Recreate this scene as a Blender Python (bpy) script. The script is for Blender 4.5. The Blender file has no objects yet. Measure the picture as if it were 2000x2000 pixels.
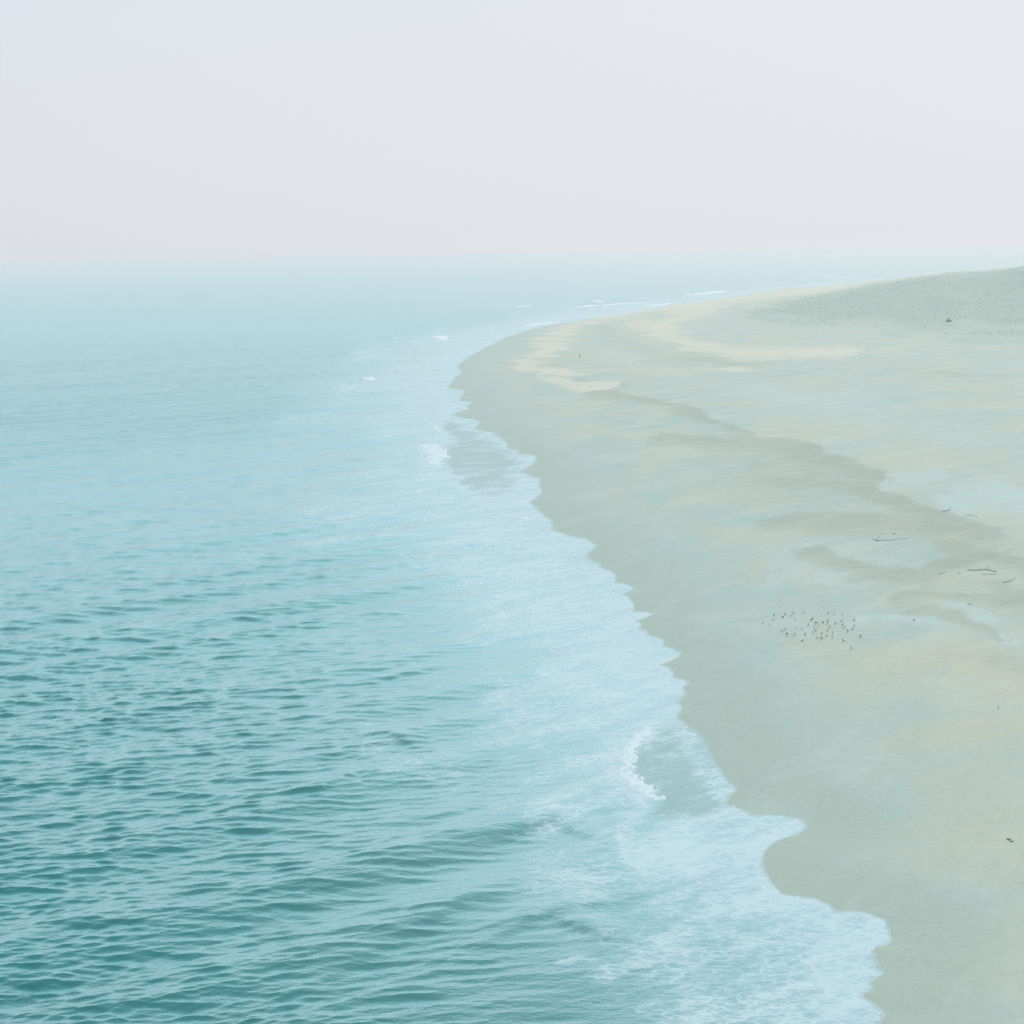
import bpy, bmesh, math, random
import numpy as np
from mathutils import Matrix, Vector, Euler

sc = bpy.context.scene
C = sc.collection
rnd = random.Random(7)

# ------------------------------------------------------------------ camera
CAM_H = 60.0
F_PX = 2857.0                      # focal length in pixels of the 2000 px square frame
PITCH, ROLL = math.atan(502.5 / F_PX), math.radians(-1.0)
cam = bpy.data.cameras.new('camera')
cam.sensor_width = cam.sensor_height = 56.0
cam.sensor_fit = 'HORIZONTAL'
cam.lens = 56.0 * F_PX / 2000.0
cam.clip_start, cam.clip_end = 1.0, 400000.0
cam_ob = bpy.data.objects.new('camera', cam)
C.objects.link(cam_ob)
CAM_R = Matrix.Rotation(math.pi / 2 - PITCH, 3, 'X') @ Matrix.Rotation(ROLL, 3, 'Z')
cam_ob.matrix_world = Matrix.Translation((0, 0, CAM_H)) @ CAM_R.to_4x4()
sc.camera = cam_ob
MR = np.array(CAM_R)

# ------------------------------------------------------------------ light
SUN_AZ, SUN_EL = math.radians(52), math.radians(48)     # azimuth to the right of the view
w = bpy.data.worlds.new('World')
sc.world = w
w.use_nodes = True
nt = w.node_tree
nt.nodes.clear()
def N(tree, typ, **kw):
    n = tree.nodes.new(typ)
    for k, v in kw.items():
        if k.startswith('i_'):
            n.inputs[int(k[2:])].default_value = v
        else:
            setattr(n, k, v)
    return n
def ramp(tree, fac, stops, interp='LINEAR'):
    r = tree.nodes.new('ShaderNodeValToRGB')
    cr = r.color_ramp
    cr.interpolation = interp
    while len(cr.elements) < len(stops):
        cr.elements.new(0.5)
    for e, (p, c) in zip(cr.elements, stops):
        e.position = p
        e.color = (c[0], c[1], c[2], 1) if len(c) == 3 else c
    tree.links.new(fac, r.inputs[0])
    return r.outputs[0]
def mixc(tree, fac, a, b, blend='MIX'):
    m = tree.nodes.new('ShaderNodeMix')
    m.data_type = 'RGBA'
    m.blend_type = blend
    for s, v in ((m.inputs[0], fac), (m.inputs[6], a), (m.inputs[7], b)):
        if isinstance(v, (float, int)):
            s.default_value = v
        elif isinstance(v, tuple):
            s.default_value = (*v, 1) if len(v) == 3 else v
        else:
            tree.links.new(v, s)
    return m.outputs[2]
def mth(tree, op, a, b=0.0, c=0.0, clamp=False):
    m = tree.nodes.new('ShaderNodeMath')
    m.operation = op
    m.use_clamp = clamp
    for i, v in enumerate((a, b, c)):
        if isinstance(v, (float, int)):
            m.inputs[i].default_value = v
        else:
            tree.links.new(v, m.inputs[i])
    return m.outputs[0]
def maprange(tree, v, a, b, c=0.0, d=1.0, smooth=True):
    m = tree.nodes.new('ShaderNodeMapRange')
    m.interpolation_type = 'SMOOTHSTEP' if smooth else 'LINEAR'
    tree.links.new(v, m.inputs[0])
    for i, x in enumerate((a, b, c, d)):
        m.inputs[i + 1].default_value = x
    return m.outputs[0]

MIST = (0.75, 0.78, 0.83)       # bright sea mist round the horizon
tc = N(nt, 'ShaderNodeTexCoord')
sep = N(nt, 'ShaderNodeSeparateXYZ')
nt.links.new(tc.outputs['Generated'], sep.inputs[0])
el = mth(nt, 'MAXIMUM', sep.outputs[2], 0.0)
veil = ramp(nt, el, [(0.0, MIST), (0.10, (0.765, 0.785, 0.84)), (0.20, (0.76, 0.80, 0.87)),
                     (0.45, (0.66, 0.95, 1.05)), (1.0, (0.70, 1.06, 1.17))])
# the mist is a little warmer and brighter on the sun's side
sd = mth(nt, 'ADD', mth(nt, 'MULTIPLY', sep.outputs[0], math.sin(SUN_AZ)), mth(nt, 'MULTIPLY', sep.outputs[1], math.cos(SUN_AZ)))
warm = ramp(nt, maprange(nt, sd, -0.3, 1.0), [(0, (0.94, 0.965, 0.98)), (1, (1.065, 1.04, 1.025))])
veil = mixc(nt, 1.0, veil, warm, 'MULTIPLY')
sky = N(nt, 'ShaderNodeTexSky', sky_type='NISHITA', sun_disc=False, sun_elevation=SUN_EL,
        sun_rotation=SUN_AZ, air_density=1.0, dust_density=4.0, ozone_density=1.0, altitude=50.0)
veil10 = mixc(nt, 1.0, veil, (10.0, 10.0, 10.0), 'MULTIPLY')
skymix = mixc(nt, 0.05, veil10, sky.outputs[0])
bg = N(nt, 'ShaderNodeBackground')
bg.inputs[1].default_value = 0.1
nt.links.new(skymix, bg.inputs[0])
out = N(nt, 'ShaderNodeOutputWorld')
nt.links.new(bg.outputs[0], out.inputs[0])

sun = bpy.data.lights.new('sun', 'SUN')
sun.energy, sun.angle, sun.color = 2.0, math.radians(20), (1.0, 0.96, 0.9)
sun_ob = bpy.data.objects.new('sun', sun)
C.objects.link(sun_ob)
sdir = Vector((math.sin(SUN_AZ) * math.cos(SUN_EL), math.cos(SUN_AZ) * math.cos(SUN_EL), math.sin(SUN_EL)))
sun_ob.rotation_euler = sdir.to_track_quat('Z', 'Y').to_euler()
sun_ob.location = (0, 0, 200)

vs = sc.view_settings
vs.view_transform, vs.look, vs.exposure, vs.gamma, vs.use_curve_mapping = 'Standard', 'None', 0.0, 1.0, False
sc.render.engine = 'CYCLES'
sc.cycles.max_bounces = 8
sc.cycles.volume_bounces = 6
sc.cycles.transparent_max_bounces = 12
sc.cycles.use_denoising = True
sc.cycles.sample_clamp_indirect = 4.0
sc.cycles.sample_clamp_direct = 6.0

# ------------------------------------------------------------------ haze
HAZE_DENSITY = 1.0 / 4400.0
HAZE_COLOR = (1.0, 0.88, 0.875)

# ------------------------------------------------------------------ image pixel and ground helpers
def ground_at(px, py, z=0.0):
    """world point at height z on the sight line of a pixel of the 2000 px image frame"""
    d = MR @ np.array([(px - 1000) / F_PX, (1000 - py) / F_PX, -1.0])
    t = (z - CAM_H) / d[2]
    return d[0] * t, d[1] * t
def image_px(x, y, z):
    """image pixel coordinates of world points (used to project outlines drawn in image pixels onto the ground)"""
    p = np.stack([x, y, z - CAM_H], 0)
    q = np.tensordot(MR.T, p, 1)
    dep = np.maximum(-q[2], 1.0)
    return 1000 + F_PX * q[0] / dep, 1000 - F_PX * q[1] / dep

SHORE = [(1690,2100),(1715,2050),(1707,2000),(1720,1981),(1704,1968),(1673,1949),(1679,1937),(1695,1930),(1686,1919),(1715,1900),(1698,1890),(1706,1879),
(1695,1871),(1703,1865),(1693,1858),(1704,1848),(1723,1845),(1732,1838),(1731,1829),(1729,1821),(1726,1811),(1720,1801),(1710,1795),(1697,1790),(1676,1785),(1655,1784),(1627,1786),
(1622,1777),(1608,1768),(1591,1760),(1562,1756),(1519,1748),(1498,1725),(1487,1704),(1481,1681),(1486,1662),(1500,1647),(1521,1636),(1552,1627),(1563,1621),(1569,1614),
(1563,1607),(1552,1601),(1526,1597),(1500,1596),(1468,1596),(1440,1583),(1412,1569),(1420,1555),(1432,1541),(1424,1532),(1414,1523),(1399,1500),(1380,1471),(1373,1450),(1360,1437),
(1344,1424),(1330,1411),(1317,1400),(1327,1382),(1317,1373),(1334,1356),(1326,1344),(1339,1334),(1330,1329),(1308,1326),(1309,1314),(1303,1307),(1280,1299),
(1305,1290),(1318,1283),(1324,1276),(1311,1269),(1290,1263),(1291,1255),(1285,1248),(1259,1242),(1259,1235),(1242,1229),(1246,1220),(1235,1213),(1255,1206),(1269,1201),
(1256,1197),(1233,1198),(1232,1181),(1220,1166),(1207,1162),(1224,1156),(1233,1150),(1217,1142),(1194,1140),(1199,1128),(1191,1119),(1168,1111),(1164,1102),
(1145,1093),(1140,1085),(1160,1067),(1140,1054),(1111,1048),(1075,1037),(1073,1018),(1057,1008),(1047,998),(1029,981),(1054,964),(1048,946),(1049,936),
(1010,923),(1039,905),(1044,894),(1036,890),(1010,888),(1008,880),(987,876),(985,864),(972,855),(954,844),(938,842),(922,837),(934,827),(925,820),(904,818),
(878,811),(912,798),(906,793),(922,786),(897,784),(893,779),(903,767),(899,763),(871,758),(886,736),(900,728),(888,716),(915,695),(925,690),(951,677),
(984,660),(1028,645),(1066,637),(1116,629),(1157,621),(1209,615),(1235,609),(1286,603),(1297,598),(1338,594),(1390,587),(1447,578),(1493,571),(1524,565),
(1586,562),(1648,557),(1711,549),(1804,537),(1866,533),(1912,528),(1959,523),(2030,516)]
shore_w = [(400., -30000.), (160., -3000.), (70., -200.), (40., 0.), (30., 70.)]
shore_w += [ground_at(*p) for p in SHORE]
lx, ly = shore_w[-1]
shore_w += [(lx * 1.6, ly * 1.25), (lx * 4, ly * 1.6), (40000., 12000.)]
SH = np.array(shore_w, dtype=np.float64)
LAND = np.concatenate([SH, [(40000., -30000.)]])

def shore_distance(x, y):
    """metres to the swash line, + on the sea, - on the land"""
    x = np.asarray(x, dtype=np.float32).ravel(); y = np.asarray(y, dtype=np.float32).ravel()
    res = np.empty_like(x)
    A = SH[:-1].astype(np.float32); B = SH[1:].astype(np.float32)
    L0 = LAND.astype(np.float32); L1 = np.roll(L0, -1, 0)
    D = B - A; dd = (D ** 2).sum(1) + 1e-9
    CH = 20000
    for s in range(0, len(x), CH):
        X = x[s:s+CH, None]; Y = y[s:s+CH, None]
        rx = X - A[:, 0]; ry = Y - A[:, 1]
        t = np.clip((rx * D[:, 0] + ry * D[:, 1]) / dd, 0, 1)
        rx -= t * D[:, 0]; ry -= t * D[:, 1]
        dist = np.sqrt((rx * rx + ry * ry).min(1))
        cond = (L0[:, 1] > Y) != (L1[:, 1] > Y)
        xi = L0[:, 0] + (Y - L0[:, 1]) * ((L1[:, 0] - L0[:, 0]) / (L1[:, 1] - L0[:, 1] + 1e-12))
        inside = (cond & (X < xi)).sum(1) % 2 == 1
        res[s:s+CH] = np.where(inside, -dist, dist)
    return res.astype(np.float64)

def sstep(a, b, v):
    t = np.clip((v - a) / (b - a), 0, 1)
    return t * t * (3 - 2 * t)
def vnoise(x, y, seed=0):
    xi = np.floor(x).astype(np.int64); yi = np.floor(y).astype(np.int64)
    fx = x - xi; fy = y - yi
    fx = fx * fx * fx * (fx * (fx * 6 - 15) + 10); fy = fy * fy * fy * (fy * (fy * 6 - 15) + 10)
    def h(a, b):
        n = (a * 374761393 + b * 668265263 + seed * 1274126177) & 0xffffffff
        n = ((n ^ (n >> 13)) * 1274126177) & 0xffffffff
        return ((n ^ (n >> 16)) & 0xffff) / 65535.0
    return (h(xi, yi) * (1 - fx) + h(xi + 1, yi) * fx) * (1 - fy) + (h(xi, yi + 1) * (1 - fx) + h(xi + 1, yi + 1) * fx) * fy
def fbm(x, y, oct=4, seed=0):
    a, s, t = 0.5, 0.0, 0.0
    for o in range(oct):
        s = s + a * vnoise(x, y, seed + o); t += a
        x = x * 2.03 + 17.1; y = y * 2.03 - 9.7; a *= 0.5
    return s / t

def strokes(u, v, items, soft=0.75):
    """soft brush of outlines given in image pixels: (points, half width, weight); union of all"""
    keep = np.ones_like(u)
    for pts, hw, wt in items:
        P = np.array(pts, float)
        lo = P.min(0) - 2.2 * hw; hi = P.max(0) + 2.2 * hw
        idx = np.nonzero((u > lo[0]) & (u < hi[0]) & (v > lo[1]) & (v < hi[1]))[0]
        if not len(idx):
            continue
        uu, vv = u[idx], v[idx]
        best = np.full(len(idx), 1e9)
        for a, b in zip(P[:-1], P[1:]):
            d = b - a
            t = np.clip(((uu - a[0]) * d[0] + (vv - a[1]) * d[1]) / (d @ d + 1e-9), 0, 1)
            best = np.minimum(best, np.hypot(uu - a[0] - t * d[0], vv - a[1] - t * d[1]))
        m = 1 - sstep(hw * (1 - soft), hw * (1 + soft), best)
        keep[idx] *= 1 - wt * m
    return 1 - keep
def tide_marks(u, v, items):
    """damp bands: crisp along their landward (upper) edge, fading towards the water"""
    keep = np.ones_like(u)
    for pts, hw, wt in items:
        P = np.array(pts, float)
        idx = np.nonzero((u > P[:, 0].min() - 3 * hw) & (u < P[:, 0].max() + 3 * hw) & (v > P[:, 1].min() - 3 * hw) & (v < P[:, 1].max() + 4 * hw))[0]
        if not len(idx):
            continue
        uu, vv = u[idx], v[idx]
        best = np.full(len(idx), 1e9); side = np.zeros(len(idx))
        for a, b in zip(P[:-1], P[1:]):
            d = b - a
            t = np.clip(((uu - a[0]) * d[0] + (vv - a[1]) * d[1]) / (d @ d + 1e-9), 0, 1)
            eu, ev = uu - a[0] - t * d[0], vv - a[1] - t * d[1]
            dist = np.hypot(eu * 0.7, ev)
            m = dist < best
            best[m] = dist[m]; side[m] = (d[0] * ev - d[1] * eu)[m]
        m = np.where(side < 0, 1 - sstep(hw * 0.3, hw * 0.95, best), 1 - sstep(hw * 0.4, hw * 2.4, best))
        keep[idx] *= 1 - wt * m
    return 1 - keep
def in_poly(u, v, poly):
    P = np.array(poly, float); Q = np.roll(P, -1, 0)
    c = np.zeros(len(u), bool)
    for a, b in zip(P, Q):
        c ^= ((a[1] > v) != (b[1] > v)) & (u < a[0] + (v - a[1]) * (b[0] - a[0]) / (b[1] - a[1] + 1e-12))
    return c

# ------------------------------------------------------------------ terrain height
DUNE_AZ = np.radians(np.array([8.0, 9.6, 11.2, 12.8, 14.0, 15.3, 16.6, 17.6, 18.6, 19.6, 20.5, 24.0, 32.0, 60.0]))
DUNE_Z = np.array([0.0, 2.0, 7.5, 14.0, 19.0, 24.5, 29.0, 31.0, 33.5, 38.0, 40.5, 46.0, 50.0, 48.0])
def dune_height(x, y):
    r = np.hypot(x, y); az = np.arctan2(x, y)
    top = np.interp(az, DUNE_AZ, DUNE_Z, left=0, right=48)
    rr = r + 60 * (fbm(x / 160, y / 160, 3, 5) - 0.5)
    prof = sstep(1040, 1560, rr) * (1 - 0.9 * sstep(1650, 2300, rr))
    rough = 1 + 0.22 * (fbm(x / 70, y / 110, 4, 9) - 0.5) * sstep(1100, 1300, rr)
    return top * prof * rough * sstep(-0.2, 0.1, y / np.maximum(r, 1))
def land_height(x, y, d):
    i = -d
    z = np.where(i < 0, np.maximum(0.10 * i, -1.6), 3.0 * (1 - np.exp(-np.maximum(i, 0) / 27.0)))
    und = (fbm(x / 34, y / 60, 3, 2) - 0.5) * 0.9 + (fbm(x / 9, y / 16, 3, 3) - 0.5) * 0.16
    return z + und * sstep(4, 40, i) + dune_height(x, y) * sstep(60, 200, i)
def height_at(x, y):
    x = np.atleast_1d(np.asarray(x, float)); y = np.atleast_1d(np.asarray(y, float))
    return land_height(x, y, shore_distance(x, y))
def stand(px, py):
    z = 2.0
    for _ in range(5):
        x, y = ground_at(px, py, z)
        z = float(height_at(x, y)[0])
    return x, y, z

# ------------------------------------------------------------------ mesh helpers
def new_obj(name, me, parent=None):
    o = bpy.data.objects.new(name, me)
    C.objects.link(o)
    if parent:
        o.parent = parent
    return o
def tag(o, label=None, cat=None, group=None, kind=None):
    for k, v in (('label', label), ('category', cat), ('group', group), ('kind', kind)):
        if v:
            o[k] = v
    return o
def grid_mesh(name, co, quads, mat, attrs=None, smooth=True):
    used = np.zeros(len(co), bool); used[quads.ravel()] = True
    remap = np.cumsum(used) - 1
    q = remap[quads].astype(np.int32)
    co = co[used]
    me = bpy.data.meshes.new(name)
    me.vertices.add(len(co)); me.vertices.foreach_set('co', co.astype(np.float32).ravel())
    me.loops.add(q.size); me.loops.foreach_set('vertex_index', q.ravel())
    me.polygons.add(len(q)); me.polygons.foreach_set('loop_start', np.arange(0, q.size, 4, dtype=np.int32))
    me.update(calc_edges=True)
    me.polygons.foreach_set('use_smooth', np.full(len(q), smooth))
    for k, a in (attrs or {}).items():
        at = me.attributes.new(k, 'FLOAT', 'POINT')
        at.data.foreach_set('value', a[used].astype(np.float32))
    me.materials.append(mat)
    me.validate()
    return me
def quads_of(nr, nc):
    i = np.arange(nr - 1)[:, None] * nc + np.arange(nc - 1)[None, :]
    return np.stack([i, i + 1, i + nc + 1, i + nc], -1).reshape(-1, 4)

def mat(name):
    m = bpy.data.materials.new(name)
    m.use_nodes = True
    t = m.node_tree
    b = t.nodes['Principled BSDF']
    return m, t, b
def attr(t, name):
    a = t.nodes.new('ShaderNodeAttribute'); a.attribute_name = name
    return a.outputs['Fac']
def noise(t, vec, scale, detail=4.0, rough=0.55, dist=0.0):
    n = t.nodes.new('ShaderNodeTexNoise')
    n.inputs['Scale'].default_value = scale; n.inputs['Detail'].default_value = detail
    n.inputs['Roughness'].default_value = rough; n.inputs['Distortion'].default_value = dist
    if vec is not None:
        t.links.new(vec, n.inputs['Vector'])
    return n.outputs[0]
def pos(t, scale=(1, 1, 1), rot=0.0):
    c = t.nodes.new('ShaderNodeTexCoord'); m = t.nodes.new('ShaderNodeMapping')
    t.links.new(c.outputs['Object'], m.inputs[0])
    m.inputs['Scale'].default_value = scale; m.inputs['Rotation'].default_value = (0, 0, rot)
    return m.outputs[0]

def grain(t, along, across, deg):
    """object coordinates stretched along a compass-like direction (degrees from +x)"""
    c = t.nodes.new('ShaderNodeTexCoord'); r_ = t.nodes.new('ShaderNodeVectorRotate'); r_.rotation_type = 'Z_AXIS'
    r_.inputs['Angle'].default_value = -math.radians(deg)
    t.links.new(c.outputs['Object'], r_.inputs['Vector'])
    m = t.nodes.new('ShaderNodeVectorMath'); m.operation = 'MULTIPLY'
    t.links.new(r_.outputs[0], m.inputs[0]); m.inputs[1].default_value = (along, across, 1)
    return m.outputs[0]
# ------------------------------------------------------------------ materials
def water_material():
    m, t, b = mat('sea_water')
    shallow, film = attr(t, 'shallow'), attr(t, 'film')
    far = attr(t, 'far')
    tint = noise(t, pos(t, (0.012, 0.03, 1)), 1.0, 3)
    deep = mixc(t, maprange(t, tint, 0.3, 0.7), (0.0, 0.113, 0.122), (0.0, 0.138, 0.138))
    c = mixc(t, shallow, deep, (0.17, 0.28, 0.275))
    c = mixc(t, film, c, (0.215, 0.265, 0.235))
    # wind ripple too fine for the mesh
    n1 = noise(t, pos(t, (1.3, 3.0, 1), 0.12), 1.0, 4, 0.6)
    n2 = noise(t, pos(t, (0.13, 0.36, 1)), 1.0, 4, 0.62)
    b1 = t.nodes.new('ShaderNodeBump'); b2 = t.nodes.new('ShaderNodeBump')
    calm = mth(t, 'SUBTRACT', 1.0, mth(t, 'MULTIPLY', shallow, 0.55))
    calm = mth(t, 'MULTIPLY', calm, mth(t, 'SUBTRACT', 1.0, mth(t, 'MULTIPLY', film, 0.7)))
    t.links.new(mth(t, 'MULTIPLY', n1, calm), b1.inputs['Height'])
    b1.inputs['Distance'].default_value = 0.09
    t.links.new(mth(t, 'MULTIPLY', n2, far), b2.inputs['Height'])
    b2.inputs['Distance'].default_value = 1.1
    t.links.new(b1.outputs[0], b2.inputs['Normal'])
    t.nodes.remove(b)
    body = t.nodes.new('ShaderNodeBsdfDiffuse'); gl = t.nodes.new('ShaderNodeBsdfGlossy'); mx = t.nodes.new('ShaderNodeMixShader')
    fr = t.nodes.new('ShaderNodeFresnel'); fr.inputs['IOR'].default_value = 1.333
    t.links.new(c, body.inputs['Color'])
    gl.inputs['Color'].default_value = (0.78, 0.985, 1.0, 1)
    gl.inputs['Roughness'].default_value = 0.13
    for n_ in (gl, fr, body):
        t.links.new(b2.outputs[0], n_.inputs['Normal'])
    g_ = lambda v_: (v_, v_, v_)
    thin = mth(t, 'SUBTRACT', 1.0, mth(t, 'MULTIPLY', film, 0.45))
    rf = N(t, 'ShaderNodeRGBToBW')
    t.links.new(mth(t, 'MULTIPLY', rf.outputs[0], thin), mx.inputs[0])
    t.links.new(ramp(t, fr.outputs[0], [(0.02, g_(.015)), (0.04, g_(.08)), (0.075, g_(.38)), (0.14, g_(.68)), (0.4, g_(.87)), (1.0, g_(.94))]), rf.inputs[0])
    t.links.new(body.outputs[0], mx.inputs[1]); t.links.new(gl.outputs[0], mx.inputs[2])
    t.links.new(mx.outputs[0], t.nodes['Material Output'].inputs[0])
    return m
def foam_material(name='foam', lace=True):
    m, t, b = mat(name)
    b.inputs['Base Color'].default_value = (0.435, 0.495, 0.53, 1) if lace else (0.82, 0.76, 0.76, 1)
    b.inputs['Roughness'].default_value = 0.85
    b.inputs['Specular IOR Level'].default_value = 0.2
    n = noise(t, pos(t, (0.9, 1.6, 1)), 1.0, 5, 0.65)
    bp = t.nodes.new('ShaderNodeBump'); bp.inputs['Distance'].default_value = 0.07 if lace else 0.02
    t.links.new(n, bp.inputs['Height']); t.links.new(bp.outputs[0], b.inputs['Normal'])
    if lace:
        f = attr(t, 'foam'); soft = attr(t, 'sheet')
        streak = noise(t, grain(t, 0.17, 0.55, 32), 1.0, 5, 0.62, 0.8)
        fine = noise(t, pos(t, (0.8, 1.5, 1), 0.1), 1.0, 4, 0.65, 0.8)
        vor = t.nodes.new('ShaderNodeTexVoronoi'); vor.feature = 'DISTANCE_TO_EDGE'
        wp = t.nodes.new('ShaderNodeVectorMath'); wp.operation = 'ADD'
        p = pos(t, (0.5, 1.1, 1), 0.2); t.links.new(p, wp.inputs[0])
        nz = t.nodes.new('ShaderNodeTexNoise'); nz.inputs['Scale'].default_value = 1.1; nz.inputs['Detail'].default_value = 5; t.links.new(p, nz.inputs['Vector'])
        sc_ = t.nodes.new('ShaderNodeVectorMath'); sc_.operation = 'SCALE'; sc_.inputs['Scale'].default_value = 1.9
        t.links.new(nz.outputs['Color'], sc_.inputs[0]); t.links.new(sc_.outputs[0], wp.inputs[1])
        t.links.new(wp.outputs[0], vor.inputs['Vector']); vor.inputs['Scale'].default_value = 1.0
        web = maprange(t, vor.outputs['Distance'], 0.0, 0.22, 0.22, 0.0)
        broad = noise(t, grain(t, 0.05, 0.15, 40), 1.0, 4, 0.55, 0.7)
        pat = mth(t, 'ADD', mth(t, 'ADD', mth(t, 'MULTIPLY', streak, 0.9), mth(t, 'MULTIPLY', fine, 0.5)), mth(t, 'ADD', web, mth(t, 'MULTIPLY', mth(t, 'SUBTRACT', broad, 0.22), 0.9)))
        if name == 'foam_lace':
            t.links.new(mixc(t, maprange(t, pat, 0.75, 1.3), (0.405, 0.475, 0.515), (0.495, 0.54, 0.565)), b.inputs['Base Color'])
        cov = mth(t, 'ADD', mth(t, 'MULTIPLY', f, 1.06), mth(t, 'MULTIPLY', mth(t, 'SUBTRACT', pat, 1.0), 1.6))
        a = maprange(t, cov, 0.05, 1.15, 0.0, 0.95)
        a = mth(t, 'MAXIMUM', a, mth(t, 'MULTIPLY', soft, mth(t, 'ADD', 0.33, mth(t, 'MULTIPLY', streak, 0.85))), clamp=True)
        a = mth(t, 'MULTIPLY', a, maprange(t, f, 0.0, 0.12), clamp=True)
        geo = t.nodes.new('ShaderNodeNewGeometry')     # foam is a film seen from above only
        a = mth(t, 'MULTIPLY', a, mth(t, 'SUBTRACT', 1.0, geo.outputs['Backfacing']))
        t.links.new(a, b.inputs['Alpha'])
    if not lace:      # thick white water lets light through
        tr = t.nodes.new('ShaderNodeBsdfTranslucent'); tr.inputs[0].default_value = (0.9, 0.84, 0.84, 1)
        mxs = t.nodes.new('ShaderNodeMixShader'); mxs.inputs[0].default_value = 0.5
        t.links.new(b.outputs[0], mxs.inputs[1]); t.links.new(tr.outputs[0], mxs.inputs[2])
        t.links.new(mxs.outputs[0], t.nodes['Material Output'].inputs[0])
    return m
def sand_material():
    m, t, b = mat('beach_sand')
    wet, pale, dark, tan, veg, cool = (attr(t, k) for k in ('wet', 'pale', 'dark', 'tan', 'veg', 'cool'))
    rag = noise(t, grain(t, 0.07, 0.24, 35), 1.0, 6, 0.68, 0.8)
    mott = noise(t, grain(t, 0.30, 0.55, 40), 1.0, 6, 0.7, 0.3)
    rag2 = noise(t, pos(t, (0.05, 0.12, 1), 0.3), 1.0, 5, 0.65, 0.6)
    edge_ = lambda a_, n_, k_, lo, hi: maprange(t, mth(t, 'ADD', a_, mth(t, 'MULTIPLY', mth(t, 'SUBTRACT', n_, 0.5), k_)), lo, hi)
    dark = mth(t, 'MULTIPLY', edge_(dark, rag, 0.8, -0.05, 1.15), maprange(t, dark, 0.0, 0.35))
    pale = mth(t, 'MULTIPLY', edge_(pale, rag2, 0.7, -0.02, 1.1), maprange(t, pale, 0.02, 0.2))
    cool = mth(t, 'MULTIPLY', edge_(cool, rag, 1.0, 0.15, 0.9), maprange(t, cool, 0.02, 0.25))
    tan = mth(t, 'MULTIPLY', edge_(tan, rag, 1.2, 0.1, 0.9), maprange(t, tan, 0.02, 0.25))
    big = noise(t, grain(t, 0.018, 0.040, 48), 1.0, 5, 0.6, 0.5)
    mid = noise(t, grain(t, 0.026, 0.13, 40), 1.0, 6, 0.62, 0.6)
    fine = noise(t, pos(t, (0.9, 1.2, 1)), 1.0, 5, 0.7)
    c = mixc(t, maprange(t, big, 0.33, 0.66), (0.32, 0.383, 0.352), (0.435, 0.40, 0.315))
    c = mixc(t, mth(t, 'MULTIPLY', maprange(t, mid, 0.42, 0.66), 0.6), c, (0.46, 0.445, 0.38))
    c = mixc(t, mth(t, 'MULTIPLY', tan, 0.8), c, (0.485, 0.39, 0.27))
    c = mixc(t, cool, c, (0.41, 0.455, 0.435))  # paler bluish base colour standing in for sheen on wet sand
    c = mixc(t, wet, c, (0.315, 0.372, 0.338))
    c = mixc(t, mth(t, 'MULTIPLY', maprange(t, wet, 0.58, 0.78), 0.7), c, (0.315, 0.345, 0.278))
    c = mixc(t, mth(t, 'MULTIPLY', maprange(t, mid, 0.50, 0.68), 0.35), c, (0.40, 0.44, 0.405))
    c = mixc(t, mth(t, 'MULTIPLY', dark, mth(t, 'ADD', 0.35, mth(t, 'MULTIPLY', rag, 1.0)), clamp=True), c, (0.275, 0.275, 0.215))
    c = mixc(t, pale, c, (0.60, 0.495, 0.385))
    vn = noise(t, pos(t, (0.05, 0.05, 0.05)), 1.0, 6, 0.7)
    vc = mixc(t, maprange(t, vn, 0.35, 0.65), (0.228, 0.306, 0.24), (0.278, 0.34, 0.27))
    c = mixc(t, veg, c, vc)
    c = mixc(t, mth(t, 'MULTIPLY', maprange(t, mott, 0.40, 0.70), 0.34), c, (0.345, 0.335, 0.265))
    c = mixc(t, 0.15, c, mixc(t, fine, (0.12, 0.12, 0.10), (0.75, 0.75, 0.68)))
    t.links.new(c, b.inputs['Base Color'])
    t.links.new(maprange(t, wet, 0, 1, 0.75, 0.42), b.inputs['Roughness'])
    b.inputs['Specular IOR Level'].default_value = 0.35
    bp = t.nodes.new('ShaderNodeBump'); bp.inputs['Distance'].default_value = 0.10
    t.links.new(mth(t, 'ADD', fine, mth(t, 'MULTIPLY', mid, 2.0)), bp.inputs['Height'])
    t.links.new(bp.outputs[0], b.inputs['Normal'])
    return m
def plain(name, col, rough=0.8, var=0.3, scale=6.0):
    m, t, b = mat(name)
    n = noise(t, pos(t), scale, 4)
    lo = tuple(c * (1 - var) for c in col); hi = tuple(min(1, c * (1 + var)) for c in col)
    t.links.new(mixc(t, n, lo, hi), b.inputs['Base Color'])
    b.inputs['Roughness'].default_value = rough
    return m

# ------------------------------------------------------------------ polar grids about the point below the camera
def polar(az_deg, radii):
    a = np.radians(az_deg)
    return (radii[:, None] * np.sin(a)[None, :]).ravel(), (radii[:, None] * np.cos(a)[None, :]).ravel()
def radii_for(step_px, near, far):
    f = F_PX * 1024 / 2000
    lo, hi = math.tan(PITCH) - CAM_H / far, math.tan(PITCH)
    # equal steps of depression in the image
    dep = np.arange(math.atan(CAM_H / far), math.atan(CAM_H / near), step_px / f)
    return (CAM_H / np.tan(dep))[::-1]

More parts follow.
